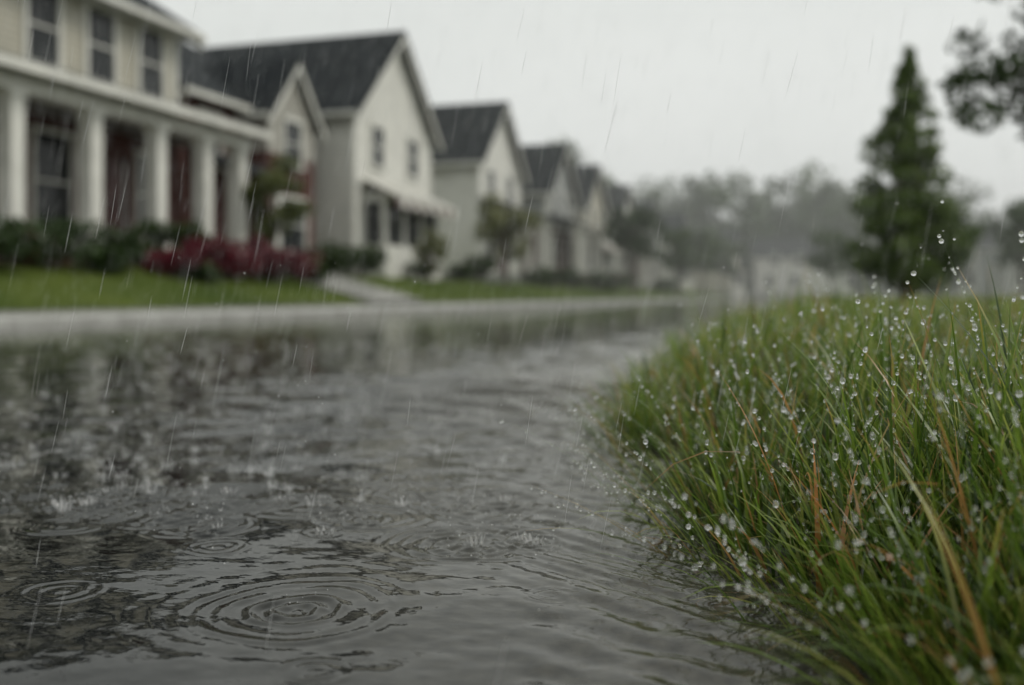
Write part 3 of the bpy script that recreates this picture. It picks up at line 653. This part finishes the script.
for (cx, cy) in big:
    hh = r2.uniform(.004, .022); lx, ly = r2.normal(0, .15*hh), r2.normal(0, .15*hh); fat = r2.uniform(.6, 1.3)
    V, F = tube([[cx, cy, -.002], [cx+lx*.2, cy, hh*.25], [cx+lx*.7, cy+ly*.6, hh*.7], [cx+lx, cy+ly, hh]], [.0045*fat, .0014*fat, .0009*fat, .0005], 7)
    JV.append(V); JF.append(F+joff); joff += len(V)
    if r2.uniform() < .5: Ps.append(np.array([[cx+lx, cy+ly, hh+.002]])); Rs.append(np.array([.0016*fat]))
    m = 22; a = r2.uniform(0, 6.28, m); q = r2.uniform(.004, .05, m); Ps.append(np.stack([cx+q*np.cos(a), cy+q*np.sin(a), r2.uniform(.001, .045, m)*(1-q/.07)], -1)); Rs.append(r2.uniform(.0004, .0013, m))
spheres('rain_splashes', np.vstack(Ps), np.concatenate(Rs), 1, M_SPLASH)
mesh_np('splash_jets', np.vstack(JV), np.vstack(JF), [M_SPLASH], True)
Vs, Fs = [], []; off = 0
for (cx, cy) in [(x, y) for (x, y) in cent if r2.uniform() < .35] + big:
    hh = r2.uniform(.004, .014); rr_ = r2.uniform(.004, .012); ns = 9
    for k in range(ns):
        a = 2*math.pi*k/ns + r2.uniform(-.2, .2); c, s = math.cos(a), math.sin(a); h2 = hh*r2.uniform(.5, 1.3)
        w_ = rr_*.28; tx, ty = -s*w_, c*w_
        Vs += [[cx+c*rr_+tx, cy+s*rr_+ty, -.001], [cx+c*rr_-tx, cy+s*rr_-ty, -.001], [cx+c*rr_*1.5-tx*.15, cy+s*rr_*1.5-ty*.15, h2], [cx+c*rr_*1.5+tx*.15, cy+s*rr_*1.5+ty*.15, h2]]
        Fs.append([off, off+1, off+2, off+3]); off += 4
mesh_np('splash_crowns', Vs, Fs, [M_SPLASH], True)

m = 150; y = rng.uniform(.7, 2.2, m); x = edge(y)-rng.uniform(-.02, .07, m)
spheres('pebbles', np.stack([x, y, np.full(m, -.006)+rng.uniform(-.008, .004, m)], -1), rng.uniform(.002, .006, m), 1, M_SOIL, rng.uniform(.6, 1.3, (m, 3)))

# ------------------------------------------------------------ rain
def streaks(n, lo, hi, l0, l1, r0, r1):
    P = rng.uniform(lo, hi, (n, 3)); P = P[np.linalg.norm(P-[0, 0, .35], axis=1) > .75]; n = len(P)
    tilt = rng.normal(.2, .035, (n, 1)); d = np.concatenate([tilt*.955, tilt*.296, np.ones((n, 1))], 1); d /= np.linalg.norm(d, axis=1, keepdims=True)
    Ln = rng.uniform(l0, l1, (n, 1)); R = rng.uniform(r0, r1, (n, 1)); rows = []
    for t, w in ((0, .1), (.3, 1), (.8, .8), (1, .1)):
        c = P+d*Ln*t
        for k in range(3):
            a = 2.094*k; rows.append(c + R*w*np.array([math.cos(a), math.sin(a), 0]))
    V = np.stack(rows, 1).reshape(-1, 3)
    f = np.array([[i*3+k, i*3+(k+1) % 3, i*3+3+(k+1) % 3, i*3+3+k] for i in range(3) for k in range(3)])
    return V, (f[None]+(np.arange(n)*12)[:, None, None]).reshape(-1, 4)
V1, F1 = streaks(14000, [-3, .4, .02], [2, 4.5, 2.4], .025, .07, .00011, .00026)
V2, F2 = streaks(4500, [-9, 4.5, .02], [5, 12, 5], .08, .2, .0004, .0008)
mesh_np('rain', np.vstack([V1, V2]), np.vstack([F1, F2+len(V1)]), [M_RAIN], True)

if MIST:
    m, nt, out = new_mat('rain_mist')
    vs = N(nt, 'ShaderNodeVolumeScatter', Density=0.0029, Anisotropy=0.0); vs.inputs['Color'].default_value = (.98, 1, .97, 1)
    L(nt, vs.outputs[0], out.inputs['Volume'])
    bb = Bld('mist', (0, 0, 0)); bb.box('mist_volume', m, -260, 260, 26, 330, -1, 18); bb.finish()

# ------------------------------------------------------------ sky, sun, camera
w = bpy.data.worlds.new('World'); scn.world = w; w.use_nodes = True; nt = w.node_tree; nt.nodes.clear()
EL, AZ = math.radians(50), math.radians(80)
sky = nt.nodes.new('ShaderNodeTexSky'); sky.sky_type = 'NISHITA'; sky.sun_disc = False; sky.sun_elevation = EL; sky.sun_rotation = AZ
hs = nt.nodes.new('ShaderNodeHueSaturation'); hs.inputs['Saturation'].default_value = .08; L(nt, sky.outputs[0], hs.inputs['Color'])
tc = nt.nodes.new('ShaderNodeTexCoord'); mp = nt.nodes.new('ShaderNodeMapping'); mp.inputs['Scale'].default_value = (1, 1, 2.5); L(nt, tc.outputs['Generated'], mp.inputs[0])
nz = N(nt, 'ShaderNodeTexNoise', Scale=1.4, Detail=4.0); L(nt, mp.outputs[0], nz.inputs['Vector'])
cl = ramp(nt, nz.outputs[0], [(.3, (.87, .91, .87)), (.7, (1, 1.03, .99))])
ml = nt.nodes.new('ShaderNodeVectorMath'); ml.operation = 'SCALE'; ml.inputs['Scale'].default_value = 8.8; L(nt, cl, ml.inputs[0])
mx = nt.nodes.new('ShaderNodeMixRGB'); mx.inputs[0].default_value = .85; L(nt, hs.outputs[0], mx.inputs[1]); L(nt, ml.outputs[0], mx.inputs[2])
bg = nt.nodes.new('ShaderNodeBackground'); bg.inputs[1].default_value = .1; L(nt, mx.outputs[0], bg.inputs[0])
wo = nt.nodes.new('ShaderNodeOutputWorld'); L(nt, bg.outputs[0], wo.inputs[0])
sl = bpy.data.lights.new('sun', 'SUN'); sl.energy = 1.4; sl.angle = math.radians(22); sl.color = (1, .95, .87)
so = bpy.data.objects.new('sun', sl); COLL.objects.link(so)
sd = Vector((math.cos(EL)*math.sin(AZ), math.cos(EL)*math.cos(AZ), math.sin(EL))); so.rotation_euler = sd.to_track_quat('Z', 'Y').to_euler()
cd = bpy.data.cameras.new('camera'); cd.lens = 35; cd.sensor_width = 36; cd.clip_start = .05; cd.clip_end = 3000; cd.shift_y = -.046
cd.dof.use_dof = True; cd.dof.focus_distance = 1.2; cd.dof.aperture_fstop = 2.2; cd.dof.aperture_blades = 0
co = bpy.data.objects.new('camera', cd); COLL.objects.link(co); co.location = (0, 0, .35); co.rotation_euler = (math.radians(90), 0, math.radians(17.2))
scn.camera = co
